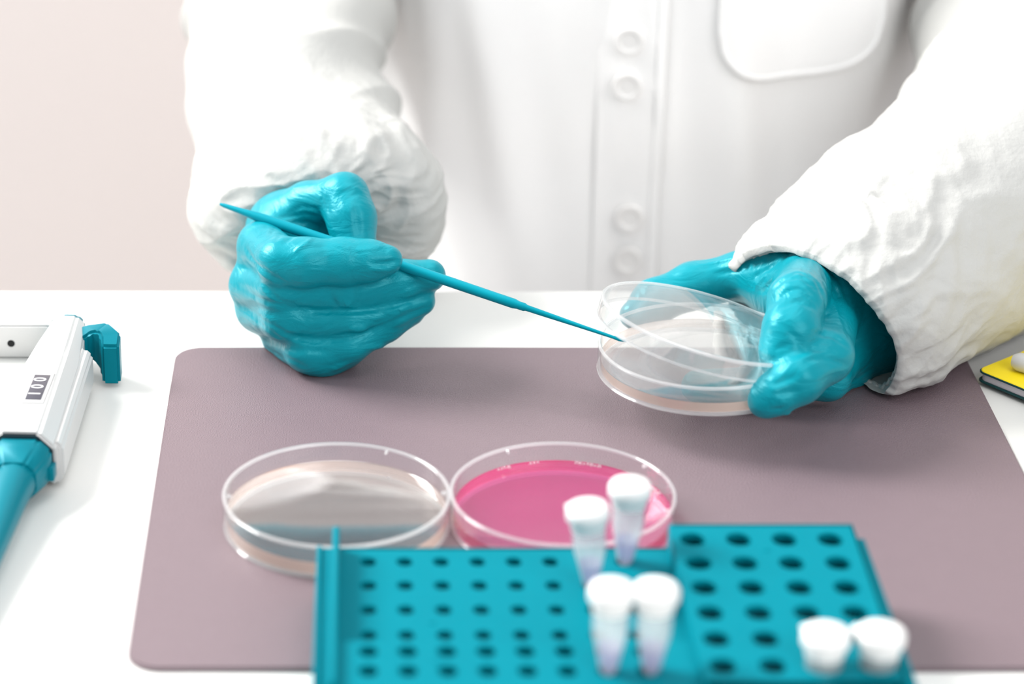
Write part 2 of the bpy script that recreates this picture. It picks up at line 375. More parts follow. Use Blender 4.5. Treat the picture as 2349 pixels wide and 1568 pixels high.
# --- the hand with the stick (seen from the back of the hand, fingers pointing right)
f1 = Field((-0.066, 1.015, 0.0021), (0.050, 1.19, 0.092), RES)
chain(f1, [(725, 520, 1.27, 120), (710, 540, 1.225, 115)], .010)                       # wrist
for mx, my, mD in ((600, 560, 1.180), (585, 645, 1.186), (600, 705, 1.192), (660, 775, 1.198)):
    chain(f1, [(705, 555, 1.222, 88), (mx, my, mD, 52)], .012)                         # back of the hand
chain(f1, [(705, 560, 1.218, 80), (760, 790, 1.19, 58)], .014)                         # heel of the hand
chain(f1, [(690, 530, 1.225, 72), (645, 520, 1.205, 62), (705, 468, 1.194, 50)], .010) # ball of the thumb
chain(f1, [(640, 520, 1.208, 50), (700, 520, 1.203, 46), (770, 545, 1.200, 44)], .008)     # web of the thumb
chain(f1, [(650, 500, 1.208, 40), (720, 492, 1.204, 40), (770, 520, 1.200, 40)], .008)
chain(f1, [(705, 468, 1.194, 48), (790, 452, 1.182, 54), (806, 500, 1.177, 55), (815, 570, 1.174, 50)], .004)   # thumb
chain(f1, [(575, 655, 1.184, 50), (648, 664, 1.158, 55), (790, 660, 1.160, 55), (920, 646, 1.164, 50), (985, 632, 1.166, 38)], .003)  # middle
chain(f1, [(592, 712, 1.190, 50), (655, 728, 1.164, 54), (800, 728, 1.163, 50), (900, 708, 1.166, 44), (965, 690, 1.168, 34)], .003)  # ring
chain(f1, [(655, 775, 1.197, 50), (705, 800, 1.168, 52), (800, 785, 1.166, 46), (885, 745, 1.170, 38), (945, 718, 1.172, 28)], .003)  # little
chain(f1, [(690, 775, 1.185, 50), (745, 812, 1.172, 46), (790, 800, 1.175, 44)], .006)
f1i = Field((-0.066, 1.015, 0.0021), (0.050, 1.19, 0.092), RES)                        # the index finger lies over the others
chain(f1i, [(600, 562, 1.182, 56), (648, 602, 1.150, 56)], .006)
chain(f1i, [(648, 602, 1.150, 56), (700, 602, 1.147, 55), (790, 600, 1.148, 53), (850, 598, 1.147, 46), (890, 596, 1.146, 34)], .004)
k = .0022; hh = np.clip(.5 + .5 * (f1.d - f1i.d) / k, 0, 1); f1.d = f1.d + (f1i.d - f1.d) * hh - k * hh * (1 - hh)
cr1 = [
 ([(545, 655), (600, 690), (680, 708), (740, 714), (820, 713), (910, 700), (1000, 668)], .0014, .0014),
 ([(540, 690), (600, 735), (660, 768), (720, 782), (800, 776), (850, 758), (900, 738), (990, 700)], .0013, .0014),
 ([(600, 780), (680, 800), (760, 806)], .0008, .0014),
 ([(735, 782), (780, 772), (830, 758)], .0012, .0012),
 ([(563, 570), (585, 605), (620, 632), (650, 648)], .0016, .0013),
 ([(600, 535), (610, 520)], .0008, .0009), ([(615, 545), (632, 522)], .0008, .0009), ([(632, 550), (655, 528)], .0008, .0009), ([(652, 558), (680, 535)], .0009, .0009),
 ([(672, 582), (700, 560), (715, 548)], -.0010, .0009),
 ([(612, 665), (640, 690), (690, 705)], .0010, .0012),
 ([(600, 655), (625, 685)], -.0008, .0010),
 ([(770, 668), (785, 695), (810, 700)], -.0009, .0013), ([(760, 680), (770, 700)], .0009, .0012), ([(822, 660), (822, 700)], .0006, .0010),
 ([(855, 607), (885, 606), (915, 596)], .0011, .0012), ([(850, 618), (890, 620)], -.0006, .0012),
 ([(945, 640), (965, 625)], -.0008, .0009), ([(930, 655), (960, 650)], .0006, .0010),
 ([(805, 754), (840, 755)], -.0010, .0014), ([(840, 796), (880, 795)], -.0012, .0014), ([(765, 846), (800, 830)], -.0010, .0013),
 ([(880, 725), (940, 700)], -.0007, .0012), ([(860, 742), (900, 728)], .0007, .0010),
 ([(680, 468), (730, 480), (745, 520)], .0007, .0010), ([(735, 440), (745, 475)], .0007, .0009), ([(750, 450), (755, 490)], .0007, .0009),
 ([(640, 500), (700, 490), (740, 500)], .0007, .0010), ([(650, 515), (710, 510), (745, 525)], .0007, .0010), ([(660, 490), (690, 475), (720, 478)], .0006, .0010),
 ([(770, 440), (800, 425), (835, 440)], -.0005, .0012), ([(815, 470), (822, 540)], .0006, .0014),
 ([(600, 790), (640, 815), (700, 840)], .0006, .0013), ([(560, 700), (600, 745), (650, 780)], .0008, .0014),
]
f1.creases(cr1)
P_(field_obj('glove', f1, M['glove'], None, 2))
# --- the hand with the dish
f2 = Field((0.090, .962, 0.0022), (0.275, 1.19, 0.095), RES)
chain(f2, [(2090, 640, 1.235, 150), (1985, 705, 1.185, 140)], .010)
for mx, my, mD, r in ((1848, 640, 1.146, 62), (1905, 710, 1.145, 60), (1935, 790, 1.155, 52), (1945, 850, 1.165, 48)):
    chain(f2, [(1985, 700, 1.185, 110), (mx, my, mD, r)], .014)
chain(f2, [(1985, 705, 1.185, 140), (1860, 690, 1.162, 100)], .014); chain(f2, [(1985, 705, 1.185, 120), (1915, 680, 1.155, 88)], .014)
chain(f2, [(1960, 680, 1.19, 100), (1810, 640, 1.172, 78), (1700, 632, 1.184, 54)], .014)
chain(f2, [(1700, 632, 1.184, 54), (1590, 655, 1.188, 52), (1500, 692, 1.186, 50), (1455, 722, 1.180, 34)], .004)   # thumb behind the lid
chain(f2, [(1945, 800, 1.155, 50), (1900, 870, 1.135, 46), (1760, 880, 1.135, 42), (1600, 885, 1.142, 38)], .004)    # ring under the dish
chain(f2, [(1945, 850, 1.165, 45), (1900, 880, 1.155, 42), (1720, 870, 1.158, 38)], .004)
f2i = Field((0.090, .962, 0.0022), (0.275, 1.19, 0.095), RES)
chain(f2i, [(1912, 715, 1.145, 60), (1893, 815, 1.102, 62)], .006)
chain(f2i, [(1893, 815, 1.102, 62), (1830, 868, 1.090, 58), (1775, 905, 1.088, 48), (1752, 922, 1.088, 36)], .004)   # middle
f2j = Field((0.090, .962, 0.0022), (0.275, 1.19, 0.095), RES)
chain(f2j, [(1852, 645, 1.146, 66), (1828, 690, 1.108, 64)], .006)
chain(f2j, [(1828, 690, 1.108, 64), (1815, 760, 1.098, 64), (1800, 810, 1.097, 56), (1795, 835, 1.098, 44)], .004)   # index
for g, k in ((f2i, .003), (f2j, .0025)):
    hh = np.clip(.5 + .5 * (f2.d - g.d) / k, 0, 1); f2.d = f2.d + (g.d - f2.d) * hh - k * hh * (1 - hh)
cr2 = [
 ([(1772, 665), (1800, 640), (1840, 635), (1875, 665)], .0008, .0010), ([(1785, 690), (1805, 668), (1835, 662), (1870, 690)], .0007, .0010), ([(1790, 705), (1830, 690), (1865, 705)], .0008, .0012),
 ([(1795, 640), (1830, 622), (1865, 640)], .0006, .0009), ([(1870, 640), (1895, 690), (1895, 725)], .0009, .0010),
 ([(1890, 620), (1920, 670), (1935, 730)], .0007, .0009), ([(1905, 660), (1930, 720), (1945, 765)], .0007, .0009), ([(1880, 600), (1925, 640), (1950, 700)], .0006, .0010),
 ([(1910, 680), (1925, 735), (1940, 775)], -.0006, .0008), ([(1850, 610), (1890, 645), (1915, 700)], -.0006, .0008),
 ([(1725, 640), (1755, 620), (1790, 600)], .0009, .0011), ([(1735, 655), (1765, 630)], -.0008, .0009), ([(1750, 670), (1775, 640)], .0008, .0010),
 ([(1866, 765), (1910, 770), (1945, 795)], .0010, .0010), ([(1850, 825), (1900, 822), (1950, 840)], .0008, .0011), ([(1855, 800), (1890, 803)], .0006, .0010),
 ([(1790, 740), (1830, 780), (1850, 810)], .0005, .0012), ([(1780, 800), (1810, 790)], .0006, .0012),
 ([(1740, 865), (1780, 880), (1830, 860)], .0006, .0014), ([(1790, 930), (1800, 945), (1812, 950)], -.0010, .0012), ([(1782, 905), (1830, 895)], .0007, .0013),
 ([(1880, 855), (1915, 845), (1930, 850)], -.0004, .0014), ([(1728, 880), (1724, 905)], -.0007, .0010), ([(1770, 940), (1800, 935)], .0008, .0010),
 ([(1600, 610), (1700, 590), (1780, 580)], -.0007, .0012), ([(1640, 630), (1700, 618), (1760, 600)], .0006, .0012),
]
f2.creases(cr2)
P_(field_obj('glove', f2, M['glove'], None, 2))
# ------------------------------------------------------------------ sleeves
def nz(x, y, z): return noise.noise(Vector((x, y, z)))
def ridged(x, y, z):
    return 1 - 2 * abs(nz(x, y, z))
def catmull(P, n):
    P = np.array(P, float); P = np.vstack([2 * P[0] - P[1], P, 2 * P[-1] - P[-2]]); out = []
    m = len(P) - 3
    for i in range(n + 1):
        t = i / n * m; j = min(int(t), m - 1); t -= j; p0, p1, p2, p3 = P[j:j + 4]
        out.append(.5 * (2 * p1 + (p2 - p0) * t + (2 * p0 - 5 * p1 + 4 * p2 - p3) * t * t + (3 * p1 - p0 - 3 * p2 + p3) * t ** 3))
    return np.array(out)
def cloth_tube(name, keys, mat, disp, axis, n=260, m=300, zmin=None, up=(0, 0, 1)):
    """keys: (centre xyz, half width, half height); disp(v, phi, p) -> outward offset, v = cloth length from the cuff"""
    K = catmull([[*k[0], k[1], k[2]] for k in keys], m); C3 = K[:, :3]
    V, Fc = [], []; up = Vector(up); axis = Vector(axis).normalized(); v = 0.0; nk = m / (len(keys) - 1)
    for i in range(m + 1):
        if i: v += float(np.sqrt(((K[i] - K[i - 1])[:4] ** 2).sum()))
        t = Vector(C3[min(i + 6, m)] - C3[max(i - 6, 0)]).normalized(); b = min(1, max(0, (i / nk - 4) / 2)); t = (axis * (1 - b) + t * b).normalized()
        side = t.cross(up).normalized(); vv = side.cross(t).normalized()
        # near the opening the cloth faces along the arm, further on it faces outwards
        dr = K[min(i + 1, m), 3] - K[max(i - 1, 0), 3]; dc = float((C3[min(i + 1, m)] - C3[max(i - 1, 0)]) @ np.array(axis)); ll = math.hypot(dr, dc) or 1
        fa = max(0, dr / ll) if i / nk < 4 else 0
        for k in range(n):
            a = 2 * math.pi * k / n; ra, rb = K[i, 3], K[i, 4]
            e = side * (math.cos(a) * ra) + vv * (math.sin(a) * rb); p = Vector(C3[i]) + e
            nn = (e.normalized() * (1 - fa) - t * fa).normalized()
            p = p + nn * disp(v, a, p)
            if zmin is not None and p.z < zmin(p): p.z = zmin(p) + (p.z - zmin(p)) * 0.06
            V.append(p)
    for i in range(m):
        for k in range(n): Fc.append((i * n + k, i * n + (k + 1) % n, (i + 1) * n + (k + 1) % n, (i + 1) * n + k))
    return mesh_obj(name, V, Fc, mat)
def ax(c, d, t): return c + d * t
# left-of-picture sleeve
cA = W(733, 530, 1.234); eA = W(660, -20, 1.40)
dA = (eA - cA) / np.linalg.norm(eA - cA)
sA = np.array([.012, 0, 0])
keysA = [(ax(cA, dA, .000), .0200, .0180), (ax(cA, dA, -.004) + sA * .1, .033, .028), (ax(cA, dA, -.002) + sA * .2, .047, .036), (ax(cA, dA, .008) + sA * .3, .0565, .041), (ax(cA, dA, .024) + sA * .2, .060, .043), (ax(cA, dA, .048) - sA * .2, .055, .042),
         (ax(cA, dA, .075) - sA * .4, .050, .042), (ax(cA, dA, .12) - sA * .5, .0505, .046), (ax(cA, dA, .17) - sA * .4, .0515, .048), (ax(cA, dA, .22), .053, .050),
         (np.array([-.042, 1.405, .150]), .060, .058), (np.array([-.022, 1.440, .260]), .066, .064), (np.array([.010, 1.458, .360]), .070, .066), (np.array([.040, 1.465, .430]), .066, .060)]
def crinkle(u, v, seed, amp):
    # crumpled, gathered cloth: warped ridges running mostly along the arm plus small facets
    wu = nz(u * 40, v * 40, seed) * .010; wv = nz(u * 40, v * 40, seed + 5) * .012
    r1 = ridged((u + wu) * 75, (v + wv) * 26, seed + 1); r2 = ridged((u + wu * 1.5) * 140 + v * 60, (v - wv) * 70, seed + 2); r3 = ridged((u - wu) * 60 - v * 50, (v + wv) * 55, seed + 3)
    return amp * (.55 * r1 + .22 * r2 + .45 * r3)
def dispA(v, a, p):
    u = a * .05; seam = min(1, a / .5, (2 * math.pi - a) / .5); s = v * 2.0
    g = max(0, 1 - v / .13); e = min(1, v / .006)
    pl = crinkle(u, v, 1.3, .0046) * g * e * (.3 + .7 * seam)
    if v < .0015: pl = .0007 * math.sin(a * 50)
    f = nz(math.cos(a) * 1.1 + s * 3, math.sin(a) * 1.1 + s * 13, 2.0) * .0055 * min(1, s * 4) + ridged(math.cos(a) * .9 - s * 4, math.sin(a) + s * 12, 7.7) * .0034 * min(1, s * 4)
    return pl + f
tz = lambda p: 0.0035 if p.y < 1.168 else -9
slA = P_(cloth_tube('sleeve', keysA, M['tyvek'], dispA, dA, zmin=tz))
# right-of-picture sleeve
cB = W(1882, 735, 1.160); dB = np.array([.69, .669, .27]); dB /= np.linalg.norm(dB)
keysB = [(ax(cB, dB, -.001), .0425, .0365), (ax(cB, dB, -.004), .0450, .0385), (ax(cB, dB, .004), .0500, .0425), (ax(cB, dB, .018), .0540, .0455), (ax(cB, dB, .04), .0560, .0470),
         (ax(cB, dB, .075) + np.array([0, 0, -.003]), .0590, .0530), (ax(cB, dB, .12) + np.array([.004, 0, -.008]), .0620, .0600), (W(2385, 330, 1.26), .0645, .0670), (W(2415, 150, 1.34), .066, .066),
         (W(2410, -60, 1.41), .068, .066), (np.array([.380, 1.415, .190]), .070, .068), (np.array([.345, 1.445, .300]), .072, .070), (np.array([.300, 1.460, .380]), .072, .068), (np.array([.270, 1.465, .440]), .066, .060)]
def dispB(v, a, p):
    u = a * .05; seam = min(1, a / .5, (2 * math.pi - a) / .5); s = v * 2.0
    g = max(0, 1 - v / .13); e = min(1, v / .006)
    pl = crinkle(u, v, 15.3, .0046) * g * e * (.3 + .7 * seam)
    if v < .0015: pl = .0007 * math.sin(a * 50)
    f = nz(math.cos(a) * 1.1 + s * 3, math.sin(a) * 1.1 + s * 13, 12.0) * .0055 * min(1, s * 4) + ridged(math.cos(a) * .9 - s * 4, math.sin(a) + s * 12, 3.7) * .0034 * min(1, s * 4)
    return pl + f
tz2 = lambda p: 0.0045 if p.y < 1.168 else -9
slB = P_(cloth_tube('sleeve', keysB, M['tyvek'], dispB, dB, zmin=tz2))
# elastic edges of the cuffs
def elastic(sl, n=260):
    vs_ = [sl.data.vertices[k].co.copy() for k in range(n)]; c = sum(vs_, Vector()) / n
    V, Fc = [], []; q = 8
    for k in range(n):
        t = (vs_[(k + 1) % n] - vs_[k - 1]).normalized(); o = (vs_[k] - c).normalized(); b = t.cross(o).normalized()
        for j in range(q):
            a = 2 * math.pi * j / q; V.append(vs_[k] + (o * math.cos(a) + b * math.sin(a)) * .0011)
    for k in range(n):
        for j in range(q): Fc.append((k * q + j, k * q + (j + 1) % q, ((k + 1) % n) * q + (j + 1) % q, ((k + 1) % n) * q + j))
    o = mesh_obj('elastic_edge', V, Fc, M['tyvek']); o.parent = sl; return o
elastic(slA); elastic(slB)
# ------------------------------------------------------------------ coat
TX, TY = 0.158, 1.445
def coat_pt(a, z, off=0.0):
    """a = 0 faces the camera; z world height"""
    wx = (.156 if math.sin(a) < 0 else .152) + .02 * max(0, min(1, (z - .1) / .3)) + .05 * max(0, -z) ; wy = .128 + .03 * max(0, -z)
    if z > .40: q = (z - .40) / .12; wx *= 1 - .55 * q * q; wy *= 1 - .35 * q * q
    x = math.sin(a) * wx; y = -math.cos(a) * wy
    d = .030 * math.exp(-((a + .62) / .17) ** 2) * min(1, max(0, (z + .02) * 12)) + .022 * math.exp(-((a - .72) / .2) ** 2) * min(1, max(0, (z + .02) * 12)) + nz(a * 2.2, z * 3.0, 3.1) * .012 + nz(a * 5.5 + z * 4, z * 5, 8.8) * .006 + ridged(a * 2.6 + z * 2, z * 2.2, 1.1) * .006
    l = math.hypot(x, y); return Vector((TX + x * (1 + (d + off) / l), TY + y * (1 + (d + off) / l), z))
def patch(name, a0, a1, z0, z1, off, mat, na=40, nzn=60, inside=None):
    V, Fc = [], []
    for i in range(nzn + 1):
        for j in range(na + 1): V.append(coat_pt(a0 + (a1 - a0) * j / na, z0 + (z1 - z0) * i / nzn, off))
    for i in range(nzn):
        for j in range(na): Fc.append((i * (na + 1) + j, i * (na + 1) + j + 1, (i + 1) * (na + 1) + j + 1, (i + 1) * (na + 1) + j))
    o = mesh_obj(name, V, Fc, mat); sm = o.modifiers.new('thick', 'SOLIDIFY'); sm.thickness = .0016; sm.offset = -1
    return o
V, Fc = [], []; nA, nZ = 200, 150
for i in range(nZ + 1):
    z = -.42 + (.52 + .42) * i / nZ
    for j in range(nA): V.append(coat_pt(2 * math.pi * j / nA, z))
for i in range(nZ):
    for j in range(nA): Fc.append((i * nA + j, i * nA + (j + 1) % nA, (i + 1) * nA + (j + 1) % nA, (i + 1) * nA + j))
coat = P_(mesh_obj('lab_coat', V, Fc, M['coat']))
def at_coat(px, py, lift=0.0):
    """angle and height on the coat front under a line of sight"""
    best = None
    for a in np.linspace(-1.3, 1.3, 105):
        for z in np.linspace(-.06, .2, 105):
            p = coat_pt(a, z); d = np.array(p) - CAM; D = d @ FWD; u = CX + F * d[0] / D; v = CY - F * (d @ UP) / D
            e = (u - px) ** 2 + (v - py) ** 2
            if best is None or e < best[0]: best = (e, a, z)
    return best[1], best[2]
aE, _ = at_coat(1515, 300); aS, _ = at_coat(1372, 300)
def C_(o): o.parent = coat; return o
C_(patch('placket', aS, aE, -.42, .45, .0025, M['coat'], 16, 120))
C_(patch('stitched_edge', aE - .012, aE + .018, -.42, .45, .0040, M['coat'], 6, 120))
for bx, by in ((1440, 85), (1440, 192), (1438, 492), (1436, 592)):
    a, z = at_coat(bx, by); p = coat_pt(a, z, .0042); q = coat_pt(a, z, .03)
    Mb = frame_from_normal(p, q - p)
    b = lathe('button', [(0, .0012), (.0045, .0010), (.0055, .0022), (.0072, .0022), (.0078, .0010), (.0072, -.001), (0, -.001)], M['button'], coat, n=32, M=Mb)
# pocket with a rounded bottom
a0, z0 = at_coat(1640, 60); a1, _ = at_coat(2010, 60); _, zb = at_coat(1820, 160)
V, Fc = [], []; na, nn = 40, 40; zt = zb + .13
for i in range(nn + 1):
    for j in range(na + 1):
        u = j / na * 2 - 1; zlo = zb + .030 * (1 - math.sqrt(max(0, 1 - abs(u) ** 3)))
        V.append(coat_pt(a0 + (a1 - a0) * j / na, zlo + (zt - zlo) * (i / nn), .004))
for i in range(nn):
    for j in range(na): Fc.append((i * (na + 1) + j, i * (na + 1) + j + 1, (i + 1) * (na + 1) + j + 1, (i + 1) * (na + 1) + j))
pk = C_(mesh_obj('pocket', V, Fc, M['coat'])); sm = pk.modifiers.new('thick', 'SOLIDIFY'); sm.thickness = .003; sm.offset = -1
edge = [coat_pt(a0 + (a1 - a0) * j / na, zb + .030 * (1 - math.sqrt(max(0, 1 - abs(j / na * 2 - 1) ** 3))), .004) for j in range(na + 1)]
edge = [coat_pt(a0, zt - k * (zt - zb - .03) / 12, .004) for k in range(12)] + edge + [coat_pt(a1, zb + .03 + k * (zt - zb - .03) / 12, .004) for k in range(1, 13)]
C_(tube_path('pocket_seam', edge, [.0015] * len(edge), M['coat'], n=8))
# ------------------------------------------------------------------ body under the coat
fb = Field((-.25, 1.1, -.905), (.55, 1.75, .92), .012)
def bc(a, b, ra, rb, k=.03, flat=None): fb.capsule(np.array(a), np.array(b), ra, rb, k, flat)
bc((.11, 1.46, .0), (.09, 1.46, .34), .07, .08); bc((.20, 1.46, .0), (.22, 1.46, .34), .07, .08); bc((.155, 1.46, -.05), (.155, 1.46, .38), .085, .085)
bc((.03, 1.465, .42), (.28, 1.465, .42), .05, .05); bc((.15, 1.47, .42), (.15, 1.46, .56), .06, .055)
bc((.15, 1.45, .66), (.15, 1.46, .74), .08, .09); bc((.15, 1.40, .60), (.15, 1.42, .66), .045, .06); bc((.15, 1.355, .655), (.15, 1.365, .69), .012, .012, .01)
for s in (-1, 1): bc((.15 + .085 * s, 1.46, .67), (.15 + .09 * s, 1.46, .70), .014, .016, .008)
for s in (-1, 1):
    bc((.155 + .065 * s, 1.47, -.04), (.15 + .09 * s, 1.46, -.43), .085, .055); bc((.15 + .09 * s, 1.46, -.43), (.15 + .09 * s, 1.48, -.82), .055, .040)
    bc((.15 + .09 * s, 1.48, -.86), (.15 + .10 * s, 1.34, -.872), .038, .028)
bc((.03, 1.465, .41), (-.022, 1.44, .26), .045, .042); bc((-.022, 1.44, .26), W(660, -20, 1.40), .042, .036); bc(W(660, -20, 1.40), W(718, 530, 1.25), .036, .024)
eB = W(2405, 150, 1.34); bc((.28, 1.465, .41), (.36, 1.435, .26), .045, .042); bc((.36, 1.435, .26), eB, .042, .036); bc(eB, ax(cB, dB, .06), .036, .024)
P_(field_obj('body', fb, M['skin'], None, 4))
# ------------------------------------------------------------------ tube rack
rk = empty('tube_rack', (0.083, 0.805, MZ), 'teal plastic tube rack with small and large holes in the foreground', 'tube rack')
def R_(o): return under(o, rk)
def holed(name, xs, ys, r, x0, x1, y0, y1, z, th, par=None, n=28):
    bm = bmesh.new()
    gx = [x0] + [(a + b) / 2 for a, b in zip(xs[:-1], xs[1:])] + [x1]; gy = [y0] + [(a + b) / 2 for a, b in zip(ys[:-1], ys[1:])] + [y1]
    for i, cx in enumerate(xs):
        for j, cy in enumerate(ys):
            X0, X1, Y0, Y1 = gx[i], gx[i + 1], gy[j], gy[j + 1]
            angs = sorted([2 * math.pi * k / n for k in range(n)] + [math.atan2(b - cy, a - cx) % (2 * math.pi) for a in (X0, X1) for b in (Y0, Y1)])
            O, I, I2, I3, O2 = [], [], [], [], []
            for a in angs:
                ca, sa = math.cos(a), math.sin(a)
                t = min((((X1 if ca > 0 else X0) - cx) / ca) if abs(ca) > 1e-9 else 9, (((Y1 if sa > 0 else Y0) - cy) / sa) if abs(sa) > 1e-9 else 9)
                O.append(bm.verts.new((cx + ca * t, cy + sa * t, z))); I.append(bm.verts.new((cx + ca * (r + .0004), cy + sa * (r + .0004), z)))
                I2.append(bm.verts.new((cx + ca * r, cy + sa * r, z - .0004))); I3.append(bm.verts.new((cx + ca * r, cy + sa * r, z - th))); O2.append(bm.verts.new((cx + ca * t, cy + sa * t, z - th)))
            N_ = len(angs)
            for k in range(N_):
                k2 = (k + 1) % N_
                for A, B in ((O, I), (I, I2), (I2, I3), (I3, O2)): bm.faces.new((A[k], A[k2], B[k2], B[k]))
    bmesh.ops.remove_doubles(bm, verts=bm.verts, dist=1e-6)
    return R_(bm_obj(name, bm, M['rack'], par, True, 30))
ZS, ZF, ZB = .024, .030, .034
XS = [.0008 + .01350 * k for k in range(8)]; YS = [.7975 + .0177 * k for k in range(4)]
holed('small_hole_plate', XS, YS, .0030, -.0105, .1135, .7830, .8612, ZS, .0025)
holed('front_plate', XS, [.7636, .7764], .0034, -.0105, .1135, .7500, .7830, ZF, .003)
R_(box('step', -.0105, .1135, .7815, .7830, ZS - .002, ZF - .0004, M['rack']))
XB = [.1204 + .0169 * k for k in range(4)]; YB = [.7603 + .01783 * k for k in range(6)]
holed('large_hole_plate', XB, YB, .0047, .1135, .1810, .7500, .8612, ZB, .003)
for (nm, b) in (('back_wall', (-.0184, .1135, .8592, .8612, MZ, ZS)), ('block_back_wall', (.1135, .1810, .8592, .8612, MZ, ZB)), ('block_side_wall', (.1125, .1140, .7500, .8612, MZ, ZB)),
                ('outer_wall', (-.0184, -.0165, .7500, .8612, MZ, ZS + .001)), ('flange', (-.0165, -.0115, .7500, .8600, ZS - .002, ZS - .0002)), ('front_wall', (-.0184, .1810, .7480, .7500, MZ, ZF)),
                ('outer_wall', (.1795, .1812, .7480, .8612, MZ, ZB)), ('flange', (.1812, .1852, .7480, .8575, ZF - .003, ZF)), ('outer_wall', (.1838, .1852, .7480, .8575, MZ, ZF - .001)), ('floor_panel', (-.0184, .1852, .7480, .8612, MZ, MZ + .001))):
    R_(box(nm, *b, M['black'] if nm == 'floor_panel' else M['rack'], None, .0005 if nm != 'floor_panel' else .0003, 2))  # floor panel coloured black to put shade inside the holes
R_(box('shade_slab', -.0095, .1120, .7510, .8585, MZ + .0012, ZS - .008, M['black'])); R_(box('shade_slab', .1145, .1790, .7510, .8585, MZ + .0012, ZB - .0225, M['black']))  # black slabs added under the plates so the holes read as deep shade
bm = bmesh.new(); add_box(bm, -.0125, -.0098, .7500, .8605, MZ + .001, ZB, .0012, 3)
R_(bm_obj('rib', bm, M['rack']))
for x, y, z in ((.0230, .8060, ZS), (.0240, .7700, ZF), (.1460, .8410, ZB)):
    R_(lathe('moulding_mark', [(0, .0004), (.0010, .0004), (.0014, 0), (.0014, -.0004)], M['rack'], None, n=20, loc=(x, y, z)))
# ------------------------------------------------------------------ micro tubes
def make_tube(name, tip, lean, rot, label, L=.0345, s=1.2, mat_liq=M['liquid'], fill=.42):
    root = empty(name, tip, label, 'tube', 'micro tubes in the rack'); root.rotation_euler = (lean[0], lean[1], rot)
    b = L - .0085
    P0 = [(0, 0), (.0018, .0003), (.0027, .0020), (.0043, b * .48), (.0050, b * .62), (.0052, b)]
    lathe('tube_body', [(r * s, z) for r, z in P0] + [((r - .0006) * s, z + .0006) for r, z in P0[::-1] if r > .001], M['tube'], root, n=40)
    zt = b * fill; rt = (.0026 + (.0043 - .0026) * min(1, (zt - .002) / (b * .48 - .002)) - .0008) * s
    lathe('liquid', [(0, .0009), (.0012 * s, .0010), (.0019 * s, .0024), (rt, zt), (0, zt)], mat_liq, root, n=32)
    cap = lathe('cap', [(0, L), (.0046 * s, L), (.0060 * s, L - .0008), (.0066 * s, L - .0022), (.0066 * s, L - .0052), (.0056 * s, L - .0068), (.0053 * s, b - .001), (.0049 * s, b - .001)], M['cap'], root, n=40)
    bm = bmesh.new(); add_box(bm, -.0022 * s, .0022 * s, .005 * s, .0088 * s, L - .0052, L - .0030, .0008, 2); t = bm_obj('hinge_tab', bm, M['cap']); t.parent = cap
    return root
sm_tip = ZS - .0012
make_tube('micro_tube', (XS[7] + .0005, YS[3], sm_tip), (0.0, .02), -.4, 'frosted white tube standing highest at the back, in front of the pink dish edge')
make_tube('micro_tube', (XS[6] + .0003, YS[2], sm_tip), (-.04, -.07), .6, 'leaning white tube left of the rearmost tube, over the pink dish')
make_tube('micro_tube', (XS[6] + .0003, .7636, ZF - .0012), (0, 0), .15, 'left tube of the upright front pair with purplish liquid')
make_tube('micro_tube', (XS[7] + .0013, .7636, ZF - .0012), (0, .01), .0, 'right tube of the upright front pair with purplish liquid')
make_tube('micro_tube', (XB[2], YB[0], ZB - .0205), (0, 0), .5, 'white capped tube sunk in a large hole, left of its twin', s=1.25)
make_tube('micro_tube', (XB[3] + .0010, YB[0], ZB - .0205), (0, .05), .9, 'white capped tube sunk in the large hole at the rack\'s right edge', s=1.25)
# ------------------------------------------------------------------ pipette
pt_, pb_ = Vector(Zp(158, 750, .019)), Vector(Zp(46, 1032, .019))
yA = (pt_ - pb_); LB = yA.length; yA.normalize()
xA = yA.cross(Vector((0, 0, 1))).normalized(); zA = xA.cross(yA)
PM = Matrix((xA, yA, zA)).transposed().to_4x4(); PM.translation = Vector((pb_.x, pb_.y, 0.0))
pip = empty('pipette', (0, 0, 0), 'white pipette with teal ends lying left of the mat', 'pipette'); pip.matrix_world = PM
def section(w, h, zc, ch):
    return [(-w, zc - h + ch), (-w + ch, zc - h), (w - ch, zc - h), (w, zc - h + ch), (w, zc + h - ch), (w - ch, zc + h), (-w + ch, zc + h), (-w, zc + h - ch)]
def loft(name, secs, mat, par, bev=.0012):
    bm = bmesh.new(); rings = []
    for y, pts in secs: rings.append([bm.verts.new((p[0], y, p[1])) for p in pts])
    n = len(rings[0])
    for a, b in zip(rings[:-1], rings[1:]):
        for k in range(n): bm.faces.new((a[k], a[(k + 1) % n], b[(k + 1) % n], b[k]))
    bm.faces.new(rings[0]); bm.faces.new(rings[-1][::-1])
    if bev: bmesh.ops.bevel(bm, geom=list(bm.edges), offset=bev, segments=2, affect='EDGES')
    o = bm_obj(name, bm, mat, par, True, 40); return o
body = loft('handle', [(0, section(.0145, .0125, .0145, .0065)), (LB * .62, section(.0125, .0125, .0145, .006)), (LB * .80, section(.0105, .0122, .0142, .005)), (LB, section(.0080, .0112, .0138, .004))], M['pip_white'], pip)
sh = loft('side_shell', [(.004, section(.0045, .010, .0115, .003)), (LB * .78, section(.0045, .010, .0115, .003))], M['pip_white'], body); sh.location = (.0125, 0, 0); sh.rotation_euler = (0, 0, .02)
def child_box(name, x0, x1, y0, y1, z0, z1, mat, par, bev=.0005):
    o = box(name, x0, x1, y0, y1, z0, z1, mat, None, bev); o.parent = par; return o
loft('end_gap', [(-.0010, section(.0134, .0113, .0145, .006)), (.0016, section(.0134, .0113, .0145, .006))], M['pip_dark'], pip, .0004)
